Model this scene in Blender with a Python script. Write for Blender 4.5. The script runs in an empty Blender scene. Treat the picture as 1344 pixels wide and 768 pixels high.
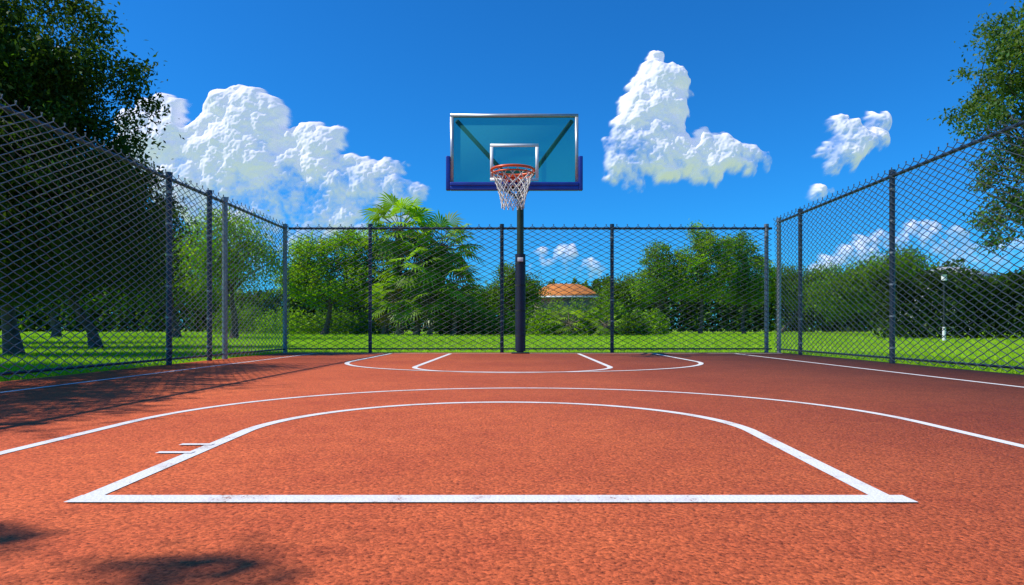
import bpy, math, random
import numpy as np
from mathutils import Vector
rng=np.random.default_rng(7); random.seed(7)
scene=bpy.context.scene
scene.view_settings.view_transform='Standard'; scene.view_settings.look='None'; scene.view_settings.exposure=0; scene.view_settings.gamma=1
COL=scene.collection

# ------------------------------------------------------------------ helpers
def new_mat(name):
    m=bpy.data.materials.new(name); m.use_nodes=True
    nt=m.node_tree; b=nt.nodes['Principled BSDF']
    return m,nt,b
def simple(name,col,rough=.5,metal=0.,var=0.12,scale=12.,bump=0.0):
    m,nt,b=new_mat(name)
    tc=nt.nodes.new('ShaderNodeTexCoord'); n=nt.nodes.new('ShaderNodeTexNoise')
    n.inputs['Scale'].default_value=scale; n.inputs['Detail'].default_value=4
    nt.links.new(tc.outputs['Object'],n.inputs['Vector'])
    r=nt.nodes.new('ShaderNodeValToRGB')
    c0=[c*(1-var) for c in col]; c1=[min(1,c*(1+var)) for c in col]
    r.color_ramp.elements[0].position=.3; r.color_ramp.elements[1].position=.7
    r.color_ramp.elements[0].color=(*c0,1); r.color_ramp.elements[1].color=(*c1,1)
    nt.links.new(n.outputs['Fac'],r.inputs[0]); nt.links.new(r.outputs[0],b.inputs['Base Color'])
    b.inputs['Roughness'].default_value=rough; b.inputs['Metallic'].default_value=metal
    if bump:
        bp=nt.nodes.new('ShaderNodeBump'); bp.inputs['Strength'].default_value=bump; bp.inputs['Distance'].default_value=.01
        nt.links.new(n.outputs['Fac'],bp.inputs['Height']); nt.links.new(bp.outputs[0],b.inputs['Normal'])
    return m
def empty(name,loc=(0,0,0)):
    e=bpy.data.objects.new(name,None); e.location=loc; COL.objects.link(e); e.empty_display_size=.1
    return e
def mesh_obj(name,V,F,mat,parent=None,col=None,smooth=False,alpha=None):
    V=np.asarray(V,dtype=np.float32); F=np.asarray(F,dtype=np.int32)
    me=bpy.data.meshes.new(name)
    k=F.shape[1]
    me.vertices.add(len(V)); me.vertices.foreach_set('co',V.ravel())
    me.loops.add(F.size); me.loops.foreach_set('vertex_index',F.ravel())
    me.polygons.add(len(F)); me.polygons.foreach_set('loop_start',np.arange(0,F.size,k,dtype=np.int32))
    me.polygons.foreach_set('loop_total',np.full(len(F),k,dtype=np.int32))
    me.update(calc_edges=True)
    if smooth: me.polygons.foreach_set('use_smooth',np.ones(len(F),dtype=bool))
    if col is not None:
        a=me.color_attributes.new('Col','FLOAT_COLOR','POINT')
        c=np.ones((len(V),4),dtype=np.float32); c[:,:3]=col
        a.data.foreach_set('color',c.ravel())
    if alpha is not None:
        a=me.attributes.new('dens','FLOAT','POINT'); a.data.foreach_set('value',np.asarray(alpha,dtype=np.float32))
    me.materials.append(mat)
    o=bpy.data.objects.new(name,me); COL.objects.link(o)
    if parent: o.parent=parent
    return o
def tubes(P0,P1,R0,R1=None,sides=4):
    P0=np.asarray(P0,float).reshape(-1,3);P1=np.asarray(P1,float).reshape(-1,3);n=len(P0)
    R0=np.broadcast_to(np.asarray(R0,float),(n,)); R1=R0 if R1 is None else np.broadcast_to(np.asarray(R1,float),(n,))
    d=P1-P0; d/= (np.linalg.norm(d,axis=1,keepdims=True)+1e-9)
    up=np.where(np.abs(d[:,2:3])>.9,np.array([[1.,0,0]]),np.array([[0,0,1.]]))
    a=np.cross(d,up); a/=np.linalg.norm(a,axis=1,keepdims=True); b=np.cross(d,a)
    V=[]
    for P,R in((P0,R0),(P1,R1)):
        for s in range(sides):
            t=2*math.pi*s/sides
            V.append(P+(a*math.cos(t)+b*math.sin(t))*R[:,None])
    V=np.stack(V,1)
    F=[]
    base=(np.arange(n)*2*sides)[:,None]
    for s in range(sides):
        s2=(s+1)%sides
        F.append(base+np.array([[s,s2,sides+s2,sides+s]]))
    return V.reshape(-1,3),np.concatenate(F,0)
def merge(parts):
    V=[];F=[];o=0
    for v,f in parts:
        V.append(v);F.append(np.asarray(f)+o);o+=len(v)
    return np.concatenate(V),np.concatenate(F)
def box(x0,x1,y0,y1,z0,z1):
    V=np.array([[x,y,z] for z in(z0,z1) for y in(y0,y1) for x in(x0,x1)],float)
    F=np.array([[0,2,3,1],[4,5,7,6],[0,1,5,4],[2,6,7,3],[0,4,6,2],[1,3,7,5]])
    return V,F
def bevel(o,w=.01,seg=2):
    m=o.modifiers.new('bev','BEVEL'); m.width=w; m.segments=seg; m.limit_method='ANGLE'
    return o
def pipe_obj(name,pts,r,mat,parent=None,sides=12,closed=False,cap=True):
    cu=bpy.data.curves.new(name,'CURVE'); cu.dimensions='3D'; cu.bevel_depth=r; cu.bevel_resolution=max(1,sides//4); cu.use_fill_caps=cap
    s=cu.splines.new('POLY'); s.points.add(len(pts)-1)
    for i,p in enumerate(pts): s.points[i].co=(*p,1)
    s.use_cyclic_u=closed
    o=bpy.data.objects.new(name+'_c',cu); COL.objects.link(o)
    dg=bpy.context.evaluated_depsgraph_get(); me=bpy.data.meshes.new_from_object(o.evaluated_get(dg))
    bpy.data.objects.remove(o)
    me.name=name; me.materials.clear(); me.materials.append(mat)
    for p in me.polygons: p.use_smooth=len(p.vertices)==4
    ob=bpy.data.objects.new(name,me); COL.objects.link(ob)
    if parent: ob.parent=parent
    return ob
def mth(tree,op,a,b=None,c=None,clamp=False):
    n=tree.nodes.new('ShaderNodeMath'); n.operation=op; n.use_clamp=clamp
    for i,v in enumerate((a,b,c)):
        if v is None: continue
        if isinstance(v,(int,float)): n.inputs[i].default_value=v
        else: tree.links.new(v,n.inputs[i])
    return n.outputs[0]

# ------------------------------------------------------------------ sun & sky
SUN=Vector((-1.0,-0.16,1.16)).normalized()
elev=math.asin(SUN.z); rot=math.atan2(SUN.x,SUN.y)
sd=bpy.data.lights.new('sun','SUN'); sd.energy=4.8; sd.angle=math.radians(.5); sd.color=(1,.94,.84)
so=bpy.data.objects.new('sun',sd); COL.objects.link(so); so.rotation_euler=(-SUN).to_track_quat('-Z','Y').to_euler()
world=bpy.data.worlds.new('World'); scene.world=world; world.use_nodes=True
nt=world.node_tree; N=nt.nodes; L=nt.links
for n in list(N): N.remove(n)
sky=N.new('ShaderNodeTexSky'); sky.sky_type='NISHITA'; sky.sun_disc=False; sky.sun_elevation=elev; sky.sun_rotation=rot
sky.ozone_density=3.0; sky.air_density=1.0; sky.dust_density=.2
vm=N.new('ShaderNodeVectorMath'); vm.operation='MULTIPLY'; vm.inputs[1].default_value=(.12,.82,1.55); L.new(sky.outputs[0],vm.inputs[0])
bg=N.new('ShaderNodeBackground'); bg.inputs['Strength'].default_value=.108; L.new(vm.outputs[0],bg.inputs[0])
wo=N.new('ShaderNodeOutputWorld'); L.new(bg.outputs[0],wo.inputs[0])

# ------------------------------------------------------------------ cumulus clouds: billowed relief meshes 1.5 km away
m_cloud,t,b=new_mat('cloud')
at=t.nodes.new('ShaderNodeAttribute'); at.attribute_name='dens'
df=t.nodes.new('ShaderNodeBsdfDiffuse'); df.inputs[0].default_value=(.66,.60,.66,1)
em=t.nodes.new('ShaderNodeEmission'); em.inputs[0].default_value=(.58,.64,.80,1); em.inputs[1].default_value=.56  # added glow in place of light scattered inside the cloud, softens its shading
ad=t.nodes.new('ShaderNodeAddShader'); t.links.new(df.outputs[0],ad.inputs[0]); t.links.new(em.outputs[0],ad.inputs[1])
tp=t.nodes.new('ShaderNodeBsdfTransparent'); ms=t.nodes.new('ShaderNodeMixShader')
t.links.new(at.outputs['Fac'],ms.inputs[0]); t.links.new(tp.outputs[0],ms.inputs[1]); t.links.new(ad.outputs[0],ms.inputs[2])
t.links.new(ms.outputs[0],t.nodes['Material Output'].inputs[0])
def vnoise(nx,nz,cell,r):
    gx=int(nx/cell)+3; gz=int(nz/cell)+3; g=r.uniform(-1,1,(gz,gx))
    x=np.arange(nx)/cell; z=np.arange(nz)/cell; xi=x.astype(int); zi=z.astype(int); fx=x-xi; fz=z-zi
    fx=fx*fx*(3-2*fx); fz=(fz*fz*(3-2*fz))[:,None]
    a=g[zi][:,xi]; b_=g[zi][:,xi+1]; c=g[zi+1][:,xi]; d=g[zi+1][:,xi+1]
    return (a*(1-fx)+b_*fx)*(1-fz)+(c*(1-fx)+d*fx)*fz
def blur(a,n):
    for _ in range(n): a=(a+np.roll(a,1,0)+np.roll(a,-1,0)+np.roll(a,1,1)+np.roll(a,-1,1))/5
    return a
def cloud(cx,cz,blobs,dist,seed,soft=.0,thick=1.,step=1.0,dens=1.0):
    r=np.random.default_rng(seed)
    B=np.array(blobs,float)
    x0=(B[:,0]-B[:,2]).min()-24; x1=(B[:,0]+B[:,2]).max()+24; z0=(B[:,1]-B[:,3]).min()-24; z1=(B[:,1]+B[:,3]).max()+24
    nx=int((x1-x0)/step); nz=int((z1-z0)/step)
    X=x0+np.arange(nx)*step; Z=z0+np.arange(nz)*step
    H=np.full((nz,nx),-60.); A=np.zeros((nz,nx))
    zb=(B[:,1]-B[:,3]).min(); zt=(B[:,1]+B[:,3]).max()
    def puff(px,pz,pr,h0,am=1.):
        i0=max(0,int((px-pr-x0)/step)); i1=min(nx,int((px+pr-x0)/step)+2); j0=max(0,int((pz-pr-z0)/step)); j1=min(nz,int((pz+pr-z0)/step)+2)
        if i1<=i0 or j1<=j0: return
        d2=((X[i0:i1][None]-px)**2+(Z[j0:j1][:,None]-pz)**2)/pr**2
        s=1-d2; ok=s>0; s=np.sqrt(np.clip(s,0,1))
        H[j0:j1,i0:i1]=np.where(ok,np.maximum(H[j0:j1,i0:i1],h0+s*pr*.8),H[j0:j1,i0:i1])
        A[j0:j1,i0:i1]=np.maximum(A[j0:j1,i0:i1],s*am)
    L1=[]
    for (bx,bz,rx,rz) in B:
        n=int(5+rx*rz/80)
        for _ in range(n):
            a=r.uniform(0,6.28); q=r.uniform(0,1)**.5*.9
            px=bx+rx*q*math.cos(a); pz=bz+rz*q*math.sin(a); pr=min(rx,rz)*r.uniform(.18,.46)
            h=22*math.sqrt(max(0,1-q*q)); L1.append((px,pz,pr,h))
    for p in L1: puff(*p)
    def sub(n,rmin,rmax,lo):
        jj,ii=np.nonzero(A>0.02); H0=H.copy()
        k=r.integers(0,len(jj),n)
        for j,i in zip(jj[k],ii[k]):
            pr=r.uniform(rmin,rmax); puff(X[i]+r.uniform(-1,1),Z[j]+r.uniform(-1,1),pr,H0[j,i]-pr*lo)
    cov=(A>.02).sum()*step*step
    sub(int(cov/80),6,13,.55); sub(int(cov/26),3,6,.6); sub(int(cov/8),1.2,2.8,.45)
    n0=vnoise(nx,nz,50/step,r)
    n1=vnoise(nx,nz,34/step,r)*.5+vnoise(nx,nz,15/step,r)*.3+vnoise(nx,nz,6/step,r)*.2+vnoise(nx,nz,2.6/step,r)*.16
    hh=np.clip((Z-zb)/(zt-zb),0,1)[:,None]+0*H
    below=blur((A>.05).astype(float),1); dn=np.zeros_like(below)
    shift=int(14/step); dn[shift:]=below[:-shift]; basey=np.clip(1-blur(dn,6),0,1)
    wz=np.clip(np.maximum((1-hh)**1.4,basey*.8),0,1)
    edge=.45+1.1*wz+soft
    Ab=blur(A.copy(),6)
    al=np.clip((Ab+n1*(.36+.9*wz+soft)-(.03+soft*.25+.10*wz))/edge,0,1)
    al=al*al*(3-2*al)*dens*np.clip(Ab*12,0,1)
    H=np.where(H<-30,-6,H)
    Hs=blur(H,5); Hb=blur(Hs,45)
    wgt=np.clip((1-hh)*1.2-.05+n1*.9+n0*.4+basey*.5,.32,.93)
    H=Hs*(1-wgt)+Hb*wgt+n1*5
    k=dist/896.
    XX,ZZ=np.meshgrid(X,Z)
    V=np.stack([(cx+XX)*k,dist-H*k*thick,(cz+ZZ)*k+.45],-1).reshape(-1,3)
    a_=np.arange(nx*nz).reshape(nz,nx)
    F=np.stack([a_[:-1,:-1],a_[:-1,1:],a_[1:,1:],a_[1:,:-1]],-1).reshape(-1,4)
    alf=al.reshape(-1); keep=alf[F].max(1)>.004
    F=F[keep]; used=np.unique(F); mp=np.zeros(len(V),int); mp[used]=np.arange(len(used))
    mesh_obj('cloud',V[used],mp[F],m_cloud,None,smooth=True,alpha=alf[used])
cloud(0,0,[(-470,252,50,36),(-500,222,40,25),(-425,230,48,36),(-358,264,44,44),(-348,222,62,50),(-400,196,76,44),(-300,190,62,42),
 (-252,218,38,42),(-235,192,62,38),(-262,238,24,24),(-195,185,58,30),(-290,158,115,34),(-162,182,36,16),(-225,146,95,22),(-345,286,26,22)],1500,3)
cloud(0,0,[(186,332,20,22),(196,302,24,34),(176,278,32,36),(162,245,40,40),(148,215,38,26),(180,225,40,32),(215,213,50,20),(262,226,34,25),(248,244,22,13),(300,214,32,16),(318,222,10,9)],1600,5)
cloud(0,0,[(428,255,15,24),(445,238,26,22),(425,228,24,20),(420,270,12,12)],1700,8,soft=.15)
cloud(0,0,[(467,276,14,11),(459,268,10,8)],1700,9,soft=.1)
cloud(0,0,[(402,180,14,8)],1700,10,soft=.1)
cloud(0,0,[(-147,217,9,6)],1700,14,soft=.1)
cloud(0,0,[(50,88,42,18),(85,74,24,10),(30,70,30,10)],2200,11,soft=.4,dens=.85)
cloud(0,0,[(500,95,85,22),(600,85,80,22),(430,85,50,16),(540,118,40,14)],2200,12,soft=.5,dens=.75)
cloud(0,0,[(-330,110,80,16),(-250,122,60,14),(-590,345,50,14)],2100,13,soft=.5,dens=.75)

# ------------------------------------------------------------------ camera
cam=bpy.data.cameras.new('camera'); cam.lens=24; cam.sensor_width=36; cam.clip_end=6000; cam.clip_start=.02
cam.shift_y=47/1344; cam.shift_x=-8/1344
co=bpy.data.objects.new('camera',cam); co.location=(0,0,.45); co.rotation_euler=(math.pi/2,0,0); COL.objects.link(co); scene.camera=co

# ------------------------------------------------------------------ ground
m_ground,nt2,b=new_mat('grass_ground')
tcn=nt2.nodes.new('ShaderNodeTexCoord')
n1=nt2.nodes.new('ShaderNodeTexNoise'); n1.inputs['Scale'].default_value=.25; n1.inputs['Detail'].default_value=3
n2=nt2.nodes.new('ShaderNodeTexNoise'); n2.inputs['Scale'].default_value=14; n2.inputs['Detail'].default_value=4
for n in(n1,n2): nt2.links.new(tcn.outputs['Object'],n.inputs['Vector'])
mm=mth(nt2,'ADD',mth(nt2,'MULTIPLY',n1.outputs['Fac'],.4),mth(nt2,'MULTIPLY',n2.outputs['Fac'],.6))
r=nt2.nodes.new('ShaderNodeValToRGB'); r.color_ramp.elements[0].position=.35; r.color_ramp.elements[1].position=.65
r.color_ramp.elements[0].color=(.15,.28,.010,1); r.color_ramp.elements[1].color=(.28,.47,.016,1)
nt2.links.new(mm,r.inputs[0]); nt2.links.new(r.outputs[0],b.inputs['Base Color']); b.inputs['Roughness'].default_value=.9; b.inputs['Specular IOR Level'].default_value=.1
mesh_obj('ground',[[-2500,-400,-.05],[2500,-400,-.05],[2500,3500,-.05],[-2500,3500,-.05]],[[0,1,2,3]],m_ground)

# ------------------------------------------------------------------ court
def court_nodes(name,paint=False):
    m,t,b=new_mat(name); tc=t.nodes.new('ShaderNodeTexCoord')
    def nz(sc,det=3,ro=.6):
        n=t.nodes.new('ShaderNodeTexNoise'); n.inputs['Scale'].default_value=sc; n.inputs['Detail'].default_value=det; n.inputs['Roughness'].default_value=ro
        t.links.new(tc.outputs['Object'],n.inputs['Vector']); return n.outputs['Fac']
    big=nz(.5,4); mid=nz(6,4,.7); fine=nz(95,3,.7)
    v=t.nodes.new('ShaderNodeTexVoronoi'); v.inputs['Scale'].default_value=105; t.links.new(tc.outputs['Object'],v.inputs['Vector'])
    f=mth(t,'ADD',mth(t,'MULTIPLY',big,.5),mth(t,'ADD',mth(t,'MULTIPLY',mid,.3),mth(t,'MULTIPLY',fine,.2)))
    r=t.nodes.new('ShaderNodeValToRGB'); el=r.color_ramp.elements
    el[0].position=.38; el[0].color=(.45,.082,.030,1); el[1].position=.62; el[1].color=(.67,.145,.046,1)
    t.links.new(f,r.inputs[0]); col=r.outputs[0]
    sepc=t.nodes.new('ShaderNodeSeparateColor'); t.links.new(v.outputs['Color'],sepc.inputs[0])
    gr=mth(t,'MULTIPLY_ADD',sepc.outputs[0],.6,.70)
    pits=t.nodes.new('ShaderNodeMapRange'); t.links.new(fine,pits.inputs['Value']); pits.inputs['From Min'].default_value=.34; pits.inputs['From Max'].default_value=.47; pits.inputs['To Min'].default_value=.32
    gg=mth(t,'MULTIPLY',gr,pits.outputs[0])
    sc=t.nodes.new('ShaderNodeVectorMath'); sc.operation='SCALE'; t.links.new(col,sc.inputs[0]); t.links.new(gg,sc.inputs['Scale']); col=sc.outputs[0]
    if paint:
        wear=mth(t,'ADD',mth(t,'MULTIPLY',fine,.6),mth(t,'MULTIPLY',mid,.4))
        w=t.nodes.new('ShaderNodeMapRange'); t.links.new(wear,w.inputs['Value']); w.inputs['From Min'].default_value=.35; w.inputs['From Max'].default_value=.41
        mixc=t.nodes.new('ShaderNodeMix'); mixc.data_type='RGBA'; t.links.new(w.outputs[0],mixc.inputs[0]); t.links.new(col,mixc.inputs[6])
        pr=t.nodes.new('ShaderNodeValToRGB'); pr.color_ramp.elements[0].color=(.66,.61,.56,1); pr.color_ramp.elements[1].color=(.80,.79,.76,1); pr.color_ramp.elements[0].position=.3;pr.color_ramp.elements[1].position=.5
        t.links.new(mid,pr.inputs[0]); t.links.new(pr.outputs[0],mixc.inputs[7]); col=mixc.outputs[2]
    t.links.new(col,b.inputs['Base Color']); b.inputs['Roughness'].default_value=.8; b.inputs['Specular IOR Level'].default_value=.2
    hgt=mth(t,'ADD',mth(t,'MULTIPLY',v.outputs['Distance'],-.6),fine)
    bp=t.nodes.new('ShaderNodeBump'); bp.inputs['Strength'].default_value=.8 if not paint else .45; bp.inputs['Distance'].default_value=.0045
    t.links.new(hgt,bp.inputs['Height']); t.links.new(bp.outputs[0],b.inputs['Normal'])
    return m
m_court=court_nodes('court_acrylic'); m_paint=court_nodes('line_paint',True)
v,f=box(-4.36,4.9,-9,12.78,-.2,0.0)
mesh_obj('basketball_court',v,f,m_court)
lines=empty('court_lines')
def strip(name,pts,w,z,closed=False,parent=lines):
    P=np.array(pts,float); n=len(P)
    V=[]
    for i in range(n):
        if i==0: t=P[1]-P[0]; t/=np.linalg.norm(t); nn=np.array([-t[1],t[0]]); k=1
        elif i==n-1: t=P[-1]-P[-2]; t/=np.linalg.norm(t); nn=np.array([-t[1],t[0]]); k=1
        else:
            a=P[i]-P[i-1]; a/=np.linalg.norm(a); c=P[i+1]-P[i]; c/=np.linalg.norm(c)
            na=np.array([-a[1],a[0]]); nc=np.array([-c[1],c[0]]); nn=na+nc; nn/=np.linalg.norm(nn); k=1/max(.3,nn@na)
        V.append([*(P[i]+nn*w/2*k),z]); V.append([*(P[i]-nn*w/2*k),z])
    F=[[2*i,2*i+1,2*i+3,2*i+2] for i in range(n-1)]
    return mesh_obj(name,V,F,m_paint,parent)
def dshape(x0,x1,ys,yc,ry,n=72,toward=1,inset=0.):
    cx=(x0+x1)/2; rx=(x1-x0)/2
    pts=[(x0+inset,ys)]
    for i in range(n+1):
        t=math.pi-math.pi*i/n
        pts.append((cx+rx*math.cos(t),yc+toward*ry*math.sin(t)))
    pts.append((x1-inset,ys)); return pts
strip('key_arc',dshape(-1.19,1.02,1.82,3.0,1.15,inset=.05),.056,.002)
strip('key_base',[(-1.168,1.79),(1.028,1.79)],.075,.004)
strip('outer_arc',dshape(-1.86,1.92,-3.,3.25,1.88),.05,.002)
strip('far_key',dshape(-1.2,1.07,12.1,8.0,1.1,toward=-1),.06,.002)
strip('far_arc',dshape(-2.25,2.4,12.1,9.25,2.30,toward=-1),.06,.0045)
strip('baseline',[(-4.2,12.14),(4.7,12.14)],.06,.007)
strip('sideline_a',[(-3.62,-3),(-3.62,12.1)],.05,.002)
strip('sideline_b',[(3.85,-3),(3.85,12.1)],.05,.002)
strip('tick_a',[(-1.30,2.46),(-1.17,2.46)],.035,.004)
strip('tick_b',[(-1.30,2.63),(-1.175,2.63)],.035,.004)

# ------------------------------------------------------------------ fences
m_wire_d=simple('galvanised_wire_dull',(.08,.095,.105),.5,.3)
m_wire_g=simple('galvanised_wire',(.22,.24,.25),.4,.4)
m_wire_b=simple('vinyl_wire_slate',(.05,.075,.10),.45,.4)
m_post_d=simple('post_slate',(.035,.06,.09),.4,.5,.25,6)
m_post_g=simple('post_galvanised',(.26,.30,.32),.45,.7,.2,8)
def fence(axis,fixed,a0,a1,H,posts,wire,wr,pm,sp=.095,light=(),z0=.03,inward=1):
    root=empty('chain_link_fence')
    def P(a,d,z):
        a=np.asarray(a,float);d=np.broadcast_to(d,a.shape);z=np.broadcast_to(z,a.shape)
        return np.stack([a,fixed+d,z],-1) if axis=='x' else np.stack([fixed+d,a,z],-1)
    nw=int((a1-a0)/sp); hz=sp*.5; nk=int((H+.03-z0)/hz)
    A0=[];A1=[]
    ph=rng.uniform(0,6,3)
    par=np.where(np.arange(nk+1)%2==0,1.,-1.)
    for i in range(nw):
        x=a0+sp*(i+.5); sg=1 if i%2==0 else -1
        zz=z0+hz*np.arange(nk+1)
        s=par*sg*.5*sp*1.06
        bulge=.014*np.sin(x*1.3+ph[0])*np.sin(zz*2.2+ph[1])
        dd=par*.005+bulge-.02*inward
        xx=x+s+.005*np.sin(zz*3+x*2)+.004*np.sin(x*.9+zz*1.1)
        pts=P(xx,dd,zz)
        A0.append(pts[:-1]);A1.append(pts[1:])
        A0.append(pts[-1:]); A1.append(P([xx[-1]-.012*par[-1]*sg],dd[-1:],[zz[-1]+.035]))
    A0=np.concatenate(A0);A1=np.concatenate(A1)
    v,f=tubes(A0,A1,wr,sides=4); mesh_obj('mesh_fabric',v,f,wire,root)
    for i,pa in enumerate(posts):
        r=.034; mat=m_post_g if pa in light else pm
        if pa in light: r=.038
        p=(pa,fixed+.045*inward) if axis=='x' else (fixed+.045*inward,pa)
        pipe_obj('post_%d'%i,[(p[0],p[1],-.04),(p[0],p[1],H+.0)],r,mat,root,16)
        pipe_obj('post_cap_%d'%i,[(p[0],p[1],H-.01),(p[0],p[1],H+.035),(p[0],p[1],H+.05)],r*1.18,mat,root,12)
        for zb in np.linspace(.2,H-.2,6):
            pipe_obj('band_%d'%i,[(p[0],p[1],zb-.012),(p[0],p[1],zb+.012)],r*1.15,m_post_g,root,12)
    d=.045*inward
    pipe_obj('top_rail',[tuple(P(a0,d,H-.03)),tuple(P(a1,d,H-.03))],.022,pm,root,12)
    pipe_obj('bottom_rail',[tuple(P(a0,d,.07)),tuple(P(a1,d,.07))],.014,pm,root,8)
    return root
fence('y',-4.25,-3.0,12.6,2.32,[-2.4,.2,2.9,5.2,8.4,9.5,10.0,12.58],m_wire_g,.0048,m_post_d,light=(10.0,12.58),inward=-1,sp=.078)
fence('y',4.75,-3.0,12.6,2.43,[-2.2,.6,3.5,6.35,8.75,11.6,12.55],m_wire_b,.0052,m_post_d,light=(12.55,),inward=1,sp=.082)
fence('x',12.6,-4.25,4.7,2.33,[-2.74,-.3,1.74,4.6],m_wire_d,.0046,m_post_d,light=(4.6,),inward=1,sp=.098)

# ------------------------------------------------------------------ hoop
hoop=empty('basketball_hoop')
m_navy=simple('navy_pad',(.008,.014,.04),.5,0,.2,6,.1)
m_blue=simple('blue_pad',(.02,.05,.36),.4,0,.15,5)
m_pole=simple('pole_green_grey',(.03,.055,.035),.45,.3,.3,8)
m_frame=simple('board_frame',(.42,.45,.48),.35,.3,.08)
m_white=simple('white_paint',(.8,.8,.8),.4,0,.04)
m_rim=simple('rim_orange',(.75,.10,.02),.35,.1,.12,20)
m_net=simple('net_cord',(.74,.72,.68),.8,0,.1,30)
m_steel=simple('dark_steel',(.015,.028,.028),.8,0,.2)
m_glass,t,b=new_mat('board_glass')
tr=t.nodes.new('ShaderNodeBsdfTransparent'); tr.inputs[0].default_value=(.6,.92,.84,1)
b.inputs['Base Color'].default_value=(.05,.30,.30,1); b.inputs['Roughness'].default_value=.5; b.inputs['Specular IOR Level'].default_value=0.0
nzn=t.nodes.new('ShaderNodeTexNoise'); nzn.inputs['Scale'].default_value=1.5
fac=mth(t,'MULTIPLY_ADD',nzn.outputs['Fac'],.10,.20)
ms=t.nodes.new('ShaderNodeMixShader'); t.links.new(fac,ms.inputs[0]); t.links.new(tr.outputs[0],ms.inputs[1]); t.links.new(b.outputs[0],ms.inputs[2])
t.links.new(ms.outputs[0],t.nodes['Material Output'].inputs[0])
px,py=.04,12.25
pipe_obj('pole',[(px,py,-.02),(px,py,3.0)],.062,m_pole,hoop,24)
pipe_obj('pole_pad',[(px,py,.04),(px,py,1.78)],.092,m_navy,hoop,24)
for z in(.3,.75,1.2,1.6): pipe_obj('pad_strap',[(px,py,z),(px,py,z+.03)],.0945,m_steel,hoop,24)
v,f=box(px-.05,px+.05,py-.109,py-.0955,1.64,1.71); bevel(mesh_obj('label',v,f,m_white,hoop),.003)
v,f=box(px-.16,px+.16,py-.16,py+.16,-.01,.02); bevel(mesh_obj('base_plate',v,f,m_steel,hoop),.005)
bx0,bx1,bz0,bz1,by=-1.09,.97,2.74,3.90,11.0; bcx=(bx0+bx1)/2
fw=.05
v,f=box(bx0+fw,bx1-fw,by-.007,by+.007,bz0+fw,bz1-fw); mesh_obj('glass',v,f,m_glass,hoop)
parts=[box(bx0,bx1,by-.025,by+.025,bz1-fw,bz1),box(bx0,bx1,by-.025,by+.025,bz0,bz0+fw),
 box(bx0,bx0+fw,by-.025,by+.025,bz0+fw,bz1-fw),box(bx1-fw,bx1,by-.025,by+.025,bz0+fw,bz1-fw)]
v,f=merge(parts); mesh_obj('frame',v,f,m_frame,hoop)
pz=3.22
parts=[box(bx0-.07,bx0-.003,by-.045,by+.045,bz0-.07,pz),box(bx1+.003,bx1+.07,by-.045,by+.045,bz0-.07,pz),
 box(bx0-.003,bx1+.003,by-.045,by+.045,bz0-.07,bz0-.002),box(bx0-.003,bx1+.003,by-.052,by-.028,bz0-.002,bz0+.06)]
for i,(v,f) in enumerate(parts): bevel(mesh_obj('edge_pad_%d'%i,v,f,m_blue,hoop),.012,3)
sx0,sx1,sz0,sz1=bcx-.39,bcx+.39,2.82,3.42; sw=.05; yy0,yy1=by-.013,by-.009
v,f=merge([box(sx0,sx1,yy0,yy1,sz1-sw,sz1),box(sx0,sx1,yy0,yy1,sz0,sz0+sw),box(sx0,sx0+sw,yy0,yy1,sz0+sw,sz1-sw),box(sx1-sw,sx1,yy0,yy1,sz0+sw,sz1-sw)])
mesh_obj('target_square',v,f,m_white,hoop)
for i,(x,z) in enumerate([(bx0+.1,bz1-.1),(bx1-.1,bz1-.1)]):
    pipe_obj('strut_%d'%i,[(px,py-.02,2.92),(x,by+.04,z)],.036,m_steel,hoop,10)
for i,(x,z) in enumerate([(bcx-.3,bz0+.06),(bcx+.3,bz0+.06)]):
    pipe_obj('lower_strut_%d'%i,[(px,py-.02,2.75),(x,by+.04,z)],.028,m_steel,hoop,10)
v,f=box(px-.06,px+.06,by+.03,py,2.80,2.92); bevel(mesh_obj('arm',v,f,m_steel,hoop),.01)
v,f=box(bcx-.2,bcx+.2,by+.012,by+.03,2.76,3.0); bevel(mesh_obj('mount_plate',v,f,m_steel,hoop),.005)
rx,ry,rz,RR=-.08,10.5,2.88,.33
def circ(r,z,n=48): return [(rx+r*math.cos(2*math.pi*i/n),ry+r*math.sin(2*math.pi*i/n),z) for i in range(n)]
pipe_obj('rim',circ(RR,rz),.020,m_rim,hoop,12,closed=True)
pipe_obj('rim_lower',circ(RR-.01,rz-.06),.012,m_rim,hoop,8,closed=True)
v,f=box(rx-.13,rx+.13,by-.045,by-.014,rz-.2,rz+.03); bevel(mesh_obj('rim_plate',v,f,m_rim,hoop),.006)
v,f=box(rx-.11,rx+.11,ry+RR-.03,by-.045,rz-.035,rz-.015); mesh_obj('rim_bracket',v,f,m_rim,hoop)
for s in(-1,1):
    pipe_obj('rim_brace',[(rx+s*.1,by-.03,rz-.15),(rx+s*.17,ry+.25,rz-.03)],.012,m_rim,hoop,8)
n=14; lv=7; A0=[];A1=[]
def netp(i,l):
    t=l/(lv); r=RR*(1-.52*t**.75)
    if l==lv: r=RR*.52
    a=2*math.pi*(i+.5*(l%2))/n
    return (rx+r*math.cos(a),ry+r*math.sin(a),rz-.03-.54*t+.006*math.sin(i*3.1+l))
for l in range(lv):
    for i in range(n):
        A0.append(netp(i,l)); A1.append(netp(i,l+1)); A0.append(netp(i,l)); A1.append(netp(i-1 if l%2==0 else i+1,l+1))
v,f=tubes(A0,A1,.0075,sides=5); mesh_obj('net',v,f,m_net,hoop)
K=np.array([netp(i,l) for l in range(1,lv+1) for i in range(n)])
v,f=tubes(K+[0,0,.014],K-[0,0,.014],.012,sides=5); mesh_obj('net_knots',v,f,m_net,hoop)

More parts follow.
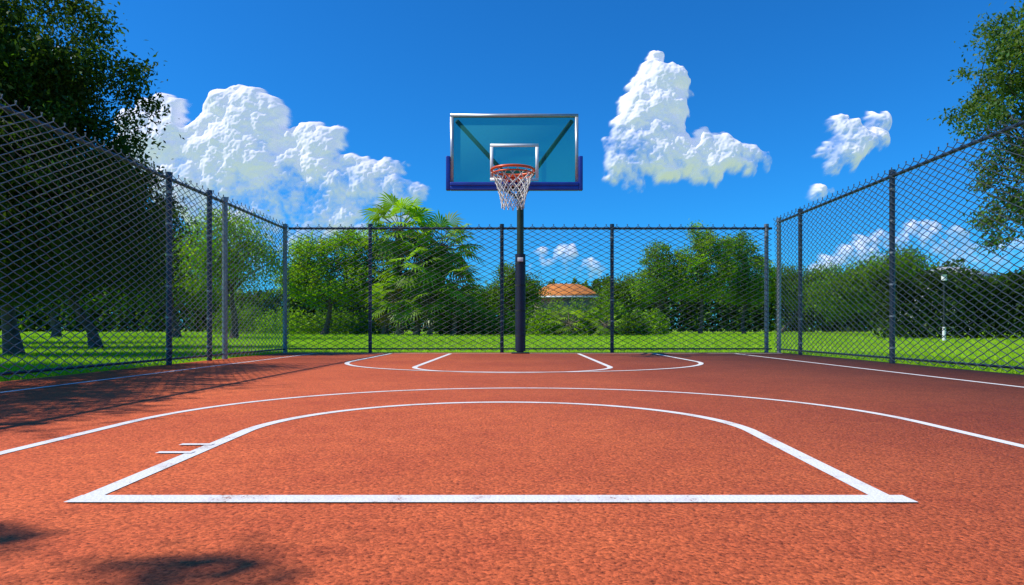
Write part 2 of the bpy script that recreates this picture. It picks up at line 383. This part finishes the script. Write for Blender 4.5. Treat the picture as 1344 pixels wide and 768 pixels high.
# ------------------------------------------------------------------ vegetation
def leaf_mat(name,trans=.4,rough=.5):
    m,t,b=new_mat(name)
    t.nodes.remove(b)
    a=t.nodes.new('ShaderNodeAttribute'); a.attribute_name='Col'
    d=t.nodes.new('ShaderNodeBsdfDiffuse'); t.links.new(a.outputs['Color'],d.inputs[0])
    gl=t.nodes.new('ShaderNodeBsdfGlossy'); gl.inputs['Roughness'].default_value=rough; gl.inputs[0].default_value=(.5,.55,.5,1)
    m0=t.nodes.new('ShaderNodeMixShader'); m0.inputs[0].default_value=.05; t.links.new(d.outputs[0],m0.inputs[1]); t.links.new(gl.outputs[0],m0.inputs[2])
    tl=t.nodes.new('ShaderNodeBsdfTranslucent')
    v=t.nodes.new('ShaderNodeVectorMath'); v.operation='MULTIPLY'; t.links.new(a.outputs['Color'],v.inputs[0]); v.inputs[1].default_value=(1.6,1.7,.5)
    t.links.new(v.outputs[0],tl.inputs[0])
    ms=t.nodes.new('ShaderNodeMixShader'); ms.inputs[0].default_value=trans
    t.links.new(m0.outputs[0],ms.inputs[1]); t.links.new(tl.outputs[0],ms.inputs[2]); t.links.new(ms.outputs[0],t.nodes['Material Output'].inputs[0])
    return m
m_leaf=leaf_mat('leaves'); m_grass=leaf_mat('grass_blades',.3,.6)
m_bark=simple('bark',(.10,.08,.06),.9,0,.45,9,.6)
def leaves(C,size,up=.4,asp=.45):
    n=len(C); d=rng.normal(size=(n,3)); d[:,2]-=.3; d/=np.linalg.norm(d,axis=1,keepdims=True)
    nn=rng.normal(size=(n,3)); nn[:,2]+=up*2; s=np.cross(d,nn); s/=np.linalg.norm(s,axis=1,keepdims=True)+1e-9
    L=size*rng.uniform(.6,1.3,(n,1)); W=L*asp
    nrm=np.cross(s,d)
    V=np.stack([C-d*L*.5,C+s*W*.5+nrm*L*.08,C+d*L*.5-nrm*L*.1,C-s*W*.5+nrm*L*.08],1).reshape(-1,3)
    F=np.arange(4*n).reshape(-1,4)
    return V,F
def inlobe(c,r,n,shell=.55):
    d=rng.normal(size=(n,3)); d/=np.linalg.norm(d,axis=1,keepdims=True)
    rad=rng.uniform(shell**3,1,(n,1))**(1/3)
    return np.array(c)+d*rad*np.array(r)
def tree(name,base,tr,lobes,clumps,per,cr,ls,col,shell=.45,trunk_top=None,nlimb=40,flat=.75):
    root=empty(name); base=np.array(base,float)
    vols=np.array([l[1][0]*l[1][1]*l[1][2] for l in lobes])**.8; w=vols/vols.sum()
    CC=[]
    for i,(c,r_) in enumerate(lobes):
        k=max(3,int(clumps*w[i])); CC.append(inlobe(c,r_,k,shell))
    CC=np.concatenate(CC)
    ctr=np.average([l[0] for l in lobes],axis=0,weights=w)
    top=trunk_top if trunk_top else ctr[2]
    nseg=7; T=[]
    end=np.array([ctr[0],ctr[1],top])
    for i in range(nseg+1):
        s=i/nseg; p=base*(1-s)+end*s+np.array([math.sin(s*5+base[0])*tr*.8*(s>0),math.cos(s*4)*tr*.5*(s>0),0]); T.append(p)
    T=np.array(T); R=tr*(1-.75*np.linspace(0,1,nseg+1)); R[0]*=1.35
    P=[tubes(T[:-1],T[1:],R[:-1],R[1:],sides=9)]
    idx=rng.choice(len(CC),min(nlimb,len(CC)),replace=False)
    for j in idx:
        q=CC[j]; s=rng.uniform(.35,1); k=min(int(s*nseg),nseg-1); fr=s*nseg-k; a=T[k]*(1-fr)+T[k+1]*fr
        m1=a*.6+q*.4+np.array([0,0,.12*np.linalg.norm(q-a)])+rng.normal(size=3)*.05*np.linalg.norm(q-a)
        m2=a*.25+q*.75+np.array([0,0,.08*np.linalg.norm(q-a)])+rng.normal(size=3)*.05*np.linalg.norm(q-a)
        r0=tr*.33*(1-.5*s)
        P.append(tubes([a,m1,m2],[m1,m2,q],[r0,r0*.6,r0*.35],[r0*.6,r0*.35,r0*.12],sides=6))
    v,f=merge(P); mesh_obj('trunk_and_limbs',v,f,m_bark,root,smooth=True)
    n=len(CC)*per
    ci=np.repeat(np.arange(len(CC)),per)
    g=rng.normal(size=(n,3))*np.array([1,1,flat])*.5
    crr=cr*rng.uniform(.6,1.3,len(CC))
    Lp=CC[ci]+g*crr[ci][:,None]
    V,F=leaves(Lp,ls)
    hue=rng.normal(1,.18,len(CC))[ci]*rng.normal(1,.15,n); hue=np.clip(hue,.45,1.7)
    yel=np.clip(rng.normal(0,.12,n)+rng.normal(0,.10,len(CC))[ci],-.2,.45)
    c=np.array(col)[None]*hue[:,None]; c[:,0]*=1+yel*1.2; c[:,2]*=1-np.clip(yel,0,.5)
    mesh_obj('foliage',V,F,m_leaf,root,col=np.repeat(c,4,0))
    return root
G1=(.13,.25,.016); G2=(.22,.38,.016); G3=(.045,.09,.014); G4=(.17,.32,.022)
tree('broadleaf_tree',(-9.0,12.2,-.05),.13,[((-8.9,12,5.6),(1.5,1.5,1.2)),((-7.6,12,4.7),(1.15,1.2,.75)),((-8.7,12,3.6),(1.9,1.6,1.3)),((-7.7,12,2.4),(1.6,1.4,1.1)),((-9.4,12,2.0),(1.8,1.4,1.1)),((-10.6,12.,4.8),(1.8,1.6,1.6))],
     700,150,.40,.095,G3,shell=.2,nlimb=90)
tree('broadleaf_tree',(-8.9,7.2,-.05),.11,[((-8.8,7.4,3.0),(1.5,1.6,1.2)),((-8.4,7.6,2.0),(1.0,1.3,.8)),((-9.2,6.6,5.9),(1.3,1.4,.8)),((-8.9,4.6,6.2),(1.2,1.3,.6)),((-8.2,2.8,5.9),(.9,1.1,.5))],430,125,.42,.085,G3,shell=.2,nlimb=90,trunk_top=5.2)  # unseen high crown lobes added to cast dappled shade on the left court
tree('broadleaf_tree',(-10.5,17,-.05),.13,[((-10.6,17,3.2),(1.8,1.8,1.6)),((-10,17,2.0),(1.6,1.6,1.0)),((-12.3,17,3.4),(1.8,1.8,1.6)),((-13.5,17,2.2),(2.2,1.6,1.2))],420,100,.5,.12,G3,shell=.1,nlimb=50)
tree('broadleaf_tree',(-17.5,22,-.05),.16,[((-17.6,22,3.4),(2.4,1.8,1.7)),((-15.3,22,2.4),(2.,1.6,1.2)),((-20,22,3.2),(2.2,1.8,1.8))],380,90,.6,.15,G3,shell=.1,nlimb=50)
tree('broadleaf_tree',(-7.4,.3,-.05),.12,[((-5.2,.49,5.3),(.18,.10,.12)),((-5.6,.74,5.1),(.11,.06,.08)),((-5.9,.2,5.2),(.5,.2,.3)),((-7.2,.0,5.0),(.8,.4,.8))],80,80,.15,.06,G1,shell=.2,nlimb=30,trunk_top=4.6)
tree('broadleaf_tree',(-12.5,30,-.05),.16,[((-12.9,30,4.4),(1.6,1.4,1.2)),((-11.8,30,3.3),(1.4,1.4,1.2)),((-13.9,30,3.3),(1.4,1.4,1.2))],150,70,.7,.16,G2,shell=.2,nlimb=40)
tree('broadleaf_tree',(-16.5,33,-.05),.18,[((-16.6,33,3.6),(2.2,1.6,1.6)),((-15,33,2.8),(1.6,1.4,1.2)),((-18.6,33,3.1),(2,1.4,1.4))],180,70,.7,.17,G1,shell=.2)
tree('broadleaf_tree',(-23,34,-.05),.2,[((-23,34,3.6),(3.2,1.6,1.8)),((-20.4,34,3.0),(2,1.4,1.2)),((-26,34,3.6),(2.4,1.6,1.8))],220,70,.8,.19,G1,shell=.2)
tree('broadleaf_tree',(-12.8,45,-.05),.2,[((-13.6,45,5.2),(1.3,1.5,1.2)),((-11.2,45,5.5),(1.6,1.5,1.5)),((-12.6,45,3.4),(2.6,1.8,1.5)),((-14.6,45,3.8),(1.2,1.3,1.1)),((-10.2,45,3.4),(1.5,1.5,1.5))],280,90,.6,.2,(.24,.40,.016),shell=.4)
tree('slender_tree',(10.4,50,-.05),.13,[((10.2,50,5.4),(.9,1.2,1.4)),((9.6,50,3.6),(1.2,1.3,1.1)),((11.4,50,3.9),(1.0,1.2,1.1))],140,85,.55,.18,G4,shell=.4)
tree('slender_tree',(13.3,50,-.05),.14,[((13.4,50,6.9),(1.0,1.2,1.1)),((12.4,50,5.1),(1.4,1.3,1.1)),((14.4,50,4.8),(1.5,1.3,1.2)),((13.3,50,3.4),(1.9,1.3,.8)),((15.0,50,6.2),(.8,1,.8))],210,85,.55,.18,G2,shell=.4)
tree('slender_tree',(16.9,51,-.05),.14,[((16.6,51,6.4),(1.1,1.2,1.1)),((17.7,51,4.6),(1.2,1.3,1.3)),((15.9,51,4.3),(1.1,1.3,1.1)),((17,51,3.1),(1.7,1.3,.8))],200,85,.55,.18,G4,shell=.4)
tree('slender_tree',(20.6,54,-.05),.14,[((20.6,54,4.0),(2.0,1.2,1.3)),((22.5,54,3.4),(1.6,1.3,1.5)),((24.5,54,3.8),(1.8,1.3,1.6)),((27,54,3.4),(2.0,1.3,1.5))],300,80,.8,.2,G1,shell=.2)
tree('broadleaf_tree',(24.6,44,-.05),.14,[((22.6,44,3.2),(1.8,1.2,1.3)),((24.5,44,3.9),(1.9,1.3,1.5)),((20.5,44,2.6),(1.5,1.3,1.2))],240,80,.8,.2,G1,shell=.2)
tree('broadleaf_tree',(-.6,58,-.05),.2,[((-.8,58,4.2),(1.2,1.2,1.6)),((.6,58,3.5),(1.4,1.2,1.4)),((-2.6,58,2.8),(1.5,1.2,1.2))],190,80,.7,.2,G1,shell=.2)
tree('broadleaf_tree',(8.2,56,-.05),.16,[((8.0,56,3.0),(1.3,1.2,1.3)),((9.4,56,3.4),(1.1,1.2,1.3))],130,80,.7,.2,G1,shell=.2)
tree('broadleaf_tree',(9.9,12.4,-.05),.13,[((8.75,12,4.9),(.85,.8,.75)),((8.2,12,4.2),(.5,.6,.35)),((9.2,12,5.7),(.8,.8,.45)),((8.6,12,3.2),(.45,.6,.6)),((8.5,12,2.3),(.3,.5,.55)),((9.9,12,4.3),(1.1,1,1.3)),((9.4,12,2.8),(.6,.7,.9))],
     320,90,.28,.08,(.09,.17,.035),shell=.15,nlimb=90,trunk_top=5.0)
def foliage_mass(name,spans,ls,col,dens,par=None):
    Cs=[];cc=[]
    for (x0,x1,y0,y1,zt) in spans:
        n=int(dens*(x1-x0)*(zt))
        x=rng.uniform(x0,x1,n); y=rng.uniform(y0,y1,n)
        m=(x-x0)/(x1-x0); dome=.72+.28*np.sqrt(np.clip(1-(2*m-1)**2,0,1)) if zt>3.2 else 1.
        top=zt*dome*(1+.06*np.sin(x*1.7)+.05*np.sin(x*4.1+1)+.03*np.sin(x*9))
        z=rng.uniform(0,1,n)**.8*top
        Cs.append(np.stack([x,y,z],1)); cc.append(.75+.45*np.sin(x*2.1+z*1.7)*np.sin(z*3+x)+rng.normal(0,.2,n))
    C=np.concatenate(Cs); k=np.clip(np.concatenate(cc),.35,1.6)
    V,F=leaves(C,ls,asp=.6); c=np.array(col)[None]*k[:,None]
    return mesh_obj(name,V,F,m_leaf,None,col=np.repeat(c,4,0))
foliage_mass('hedge',[(16.3,40,30,31.6,2.9)],.20,(.06,.125,.016),620)
sp=[]
xx=-120
while xx<130:
    w=rng.uniform(4,9); sp.append((xx,xx+w,92,99,rng.uniform(5.2,7.6) if abs(xx)<45 else rng.uniform(6.5,9.5))); xx+=w*.72
foliage_mass('tree_line',sp,.55,(.11,.21,.022),90)
def shrub(c,r,ls,col,n=2600):
    p=inlobe(c,r,n,.1); p[:,2]=np.abs(p[:,2]); p+=.12*np.sin(p[:,[1,2,0]]*7)
    V,F=leaves(p,ls,asp=.35); k=rng.normal(1,.22,n).clip(.4,1.6); kk=np.array(col)[None]*k[:,None]
    return mesh_obj('shrub',V,F,m_leaf,None,col=np.repeat(kk,4,0))
for (x,y,w,h,c) in [(1.7,42,1.1,1.5,G2),(4.6,42,1.0,1.5,G2),(6.0,43,1.1,2.1,G4),(7.2,42,.9,1.4,G1),(-2.3,44,1.4,1.6,G1),(-.2,44,1.2,1.4,G2),(-4.2,45,1.2,1.5,G2),(8.9,46,1.3,1.6,G2),(-10,47,1.8,1.6,G1),(-13,48,2.4,1.7,G1),(-16,47,2.4,1.8,G2),(-19.5,48,2.4,2.2,G1),
  (1.6,60,1.4,2.9,G4),(3.4,60.5,1.5,3.0,G2),(5.3,60,1.4,3.0,G4),(7.0,60,1.4,3.2,G1)]:
    shrub((x,y,.2),(w,w*.8,h),.22,c)
m_palm=leaf_mat('palm_leaf',.4,.35)
m_ptrunk=simple('palm_trunk',(.20,.15,.10),.9,0,.5,14,.8)
def palm(base,h,fl,nf,seed,colr=(.22,.38,.025),ls=1.,name='fan_palm_tree'):
    r=np.random.default_rng(seed); root=empty(name); bx,by_=base
    T=np.array([[bx+.1*math.sin(i*.8),by_,-.05+h*i/8] for i in range(9)])
    R=np.array([.26,.2,.19,.19,.2,.22,.27,.30,.2])*min(1,fl/2)
    parts=[tubes(T[:-1],T[1:],R[:-1],R[1:],sides=10)]
    A=[];B=[]
    for i in range(90):
        z=h*r.uniform(.35,1); a=r.uniform(0,6.28); p=np.array([bx+.2*math.cos(a),by_+.2*math.sin(a),z]); A.append(p); B.append(p+[.16*math.cos(a),.16*math.sin(a),.28])
    if h>1: parts.append(tubes(A,B,.05,.015,sides=4))
    v,f=merge(parts); mesh_obj('trunk',v,f,m_ptrunk,root)
    V=[];F=[];C=[];PA=[];PB=[];o=0
    cz=np.array([bx,by_,h])
    for i in range(nf):
        a=i*2.399+r.uniform(-.3,.3); e=math.asin(min(.99,max(-.8,-.75+1.72*(i+.5)/nf)))
        d=np.array([math.cos(a)*math.cos(e),math.sin(a)*math.cos(e),math.sin(e)])
        Lq=fl*r.uniform(.55,.78); hub=cz+d*Lq+np.array([0,0,-.10*Lq]); PA.append(cz); PB.append(hub)
        side=np.cross(d,[0,0,1]); side/=np.linalg.norm(side)+1e-6; up=np.cross(side,d)
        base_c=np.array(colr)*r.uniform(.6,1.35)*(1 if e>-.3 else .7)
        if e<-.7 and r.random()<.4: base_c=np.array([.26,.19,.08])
        tilt=r.uniform(.2,.9); dn=d*math.cos(tilt)-up*math.sin(tilt)*.5; dn/=np.linalg.norm(dn)
        nl=17; FL=fl*r.uniform(.48,.62); up2=np.cross(side,dn)
        roll=r.uniform(-.5,.5); side2=side*math.cos(roll)+up2*math.sin(roll)
        for j in range(nl):
            t=(j/(nl-1)-.5)*math.radians(220)
            dd=dn*math.cos(t)+side2*math.sin(t)-up2*.15*abs(math.sin(t)); dd/=np.linalg.norm(dd)
            perp=-dn*math.sin(t)+side2*math.cos(t)
            ll=FL*(1-.25*abs(t)/2.0)*r.uniform(.88,1.08); w=.08*fl/2.6*ls
            mid=hub+dd*ll*.6; tip=hub+dd*ll+np.array([0,0,-.22*ll*r.uniform(.5,1.3)])
            V+= [hub,mid+perp*w,tip,mid-perp*w]; F.append([o,o+1,o+2,o+3]); o+=4
            cc=base_c*r.uniform(.75,1.25); C+=[cc]*4
    v,f=tubes(PA,PB,.03,.02,sides=4); mesh_obj('petioles',v,f,m_ptrunk,root)
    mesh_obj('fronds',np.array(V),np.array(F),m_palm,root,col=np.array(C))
palm((-7.7,44.5),6.9,2.5,42,1)
palm((-5.0,45.5),5.9,2.4,38,2)
palm((-6.5,43.5),4.4,2.3,32,3)
palm((-4.2,44.),3.2,2.2,30,4)
palm((-8.9,45.5),4.1,2.2,30,5)
palm((-5.6,43),2.2,1.9,26,6)
palm((-7.6,43.2),2.4,1.9,26,7)
palm((3.1,41.5),.7,1.3,20,8,(.25,.38,.03),name='palmetto_plant')
palm((5.3,41),.6,1.1,18,9,(.22,.36,.03),name='palmetto_plant')

# ------------------------------------------------------------------ grass blades
def grass():
    P=[];Sz=[]
    def add(n,x0,x1,y0,y1,size,fan=False):
        if fan:
            y=y0*(y1/y0)**rng.uniform(0,1,n); x=rng.uniform(-.85,.85,n)*y
        else: x=rng.uniform(x0,x1,n); y=rng.uniform(y0,y1,n)
        ok=~((x>-4.38)&(x<4.92)&(y<12.8)); P.append(np.stack([x[ok],y[ok]],1)); Sz.append((size*np.maximum(1,y[ok]/16)))
    add(170000,0,0,12.8,62,.055,True)
    add(40000,-10,-4.38,4,13,.06); add(40000,4.92,10.5,5,13,.06)
    P=np.concatenate(P);Sz=np.concatenate(Sz)*rng.uniform(.5,1.3,len(P)); n=len(P)
    a=rng.uniform(0,6.28,n); lean=rng.normal(0,.4,(n,2))*Sz[:,None]
    w=Sz*.11
    b0=np.stack([P[:,0]-np.cos(a)*w,P[:,1]-np.sin(a)*w,np.full(n,-.055)],1)
    b1=np.stack([P[:,0]+np.cos(a)*w,P[:,1]+np.sin(a)*w,np.full(n,-.055)],1)
    t=np.stack([P[:,0]+lean[:,0],P[:,1]+lean[:,1],-.05+Sz],1)
    V=np.stack([b0,b1,t],1).reshape(-1,3); F=np.arange(3*n).reshape(-1,3)
    k=(1+.10*np.sin(P[:,0]*.6)*np.sin(P[:,1]*.35))*rng.normal(1,.15,n); c=np.array([.32,.53,.016])[None]*k.clip(.4,1.6)[:,None]
    c[:,0]*=rng.uniform(.8,1.25,n)
    mesh_obj('grass',V,F,m_grass,None,col=np.repeat(c,3,0))
grass()

# ------------------------------------------------------------------ buildings
m_wall=simple('stucco',(.38,.32,.24),.85,0,.1,3,.1); m_wall2=simple('stucco_white',(.45,.46,.45),.85,0,.08,2)
m_roof=simple('terracotta_roof',(.60,.20,.03),.8,0,.3,4,.4); m_roof2=simple('metal_roof',(.42,.42,.38),.5,.2,.1,3)
m_win=simple('window_glass',(.02,.035,.05),.1,0,.2)
def house(name,cx,cy,w,d,he,hr,wall,roof,steps=6,over=.4):
    root=empty(name)
    v,f=box(cx-w/2,cx+w/2,cy-d/2,cy+d/2,-.05,he); mesh_obj('walls',v,f,wall,root)
    V=[];F=[]
    for i in range(steps+1):
        t=i/steps; hx=(w/2+over)*(1-t)+(w*.12)*t; hy=(d/2+over)*(1-t)+.05*t; z=he+.01+(hr)*math.sin(t*math.pi/2)
        V+=[[cx-hx,cy-hy,z],[cx+hx,cy-hy,z],[cx+hx,cy+hy,z],[cx-hx,cy+hy,z]]
    for i in range(steps):
        for j in range(4): F.append([4*i+j,4*i+(j+1)%4,4*i+4+(j+1)%4,4*i+4+j])
    F.append([4*steps,4*steps+1,4*steps+2,4*steps+3]); F.append([0,3,2,1])
    mesh_obj('roof',V,F,roof,root)
    v,f=box(cx-w/2-over,cx+w/2+over,cy-d/2-over-.03,cy-d/2-over-.002,he-.16,he+.03); mesh_obj('fascia',v,f,m_white,root)
    nw=max(2,int(w/2.2)); 
    for i in range(nw):
        x=cx-w/2+w*(i+.5)/nw
        if i==nw//2: z0,z1,hw=0.0,2.1,.5
        else: z0,z1,hw=.9,2.2,.55
        v,f=box(x-hw-.08,x+hw+.08,cy-d/2-.05,cy-d/2-.002,z0-.05,z1+.08); mesh_obj('window_frame_%d'%i,v,f,m_white,root)
        v,f=box(x-hw,x+hw,cy-d/2-.06,cy-d/2-.045,z0,z1); mesh_obj('window_%d'%i,v,f,m_win,root)
house('orange_roof_house',4.4,66,5.6,6,3.4,1.35,m_wall,m_roof)
house('white_building',45.5,72,8,8,5.3,1.6,m_wall2,m_roof2,steps=1)
lamp=empty('street_lamp')
pipe_obj('post',[(15.6,25,-.05),(15.6,25,2.2)],.035,m_steel,lamp,10)
pipe_obj('collar',[(15.6,25,.0),(15.6,25,.5)],.06,m_white,lamp,10)
pipe_obj('head',[(15.6,25,2.2),(15.6,25,2.25),(15.6,25,2.42)],.09,m_white,lamp,12)
pipe_obj('cap',[(15.6,25,2.42),(15.6,25,2.45)],.13,m_steel,lamp,12)
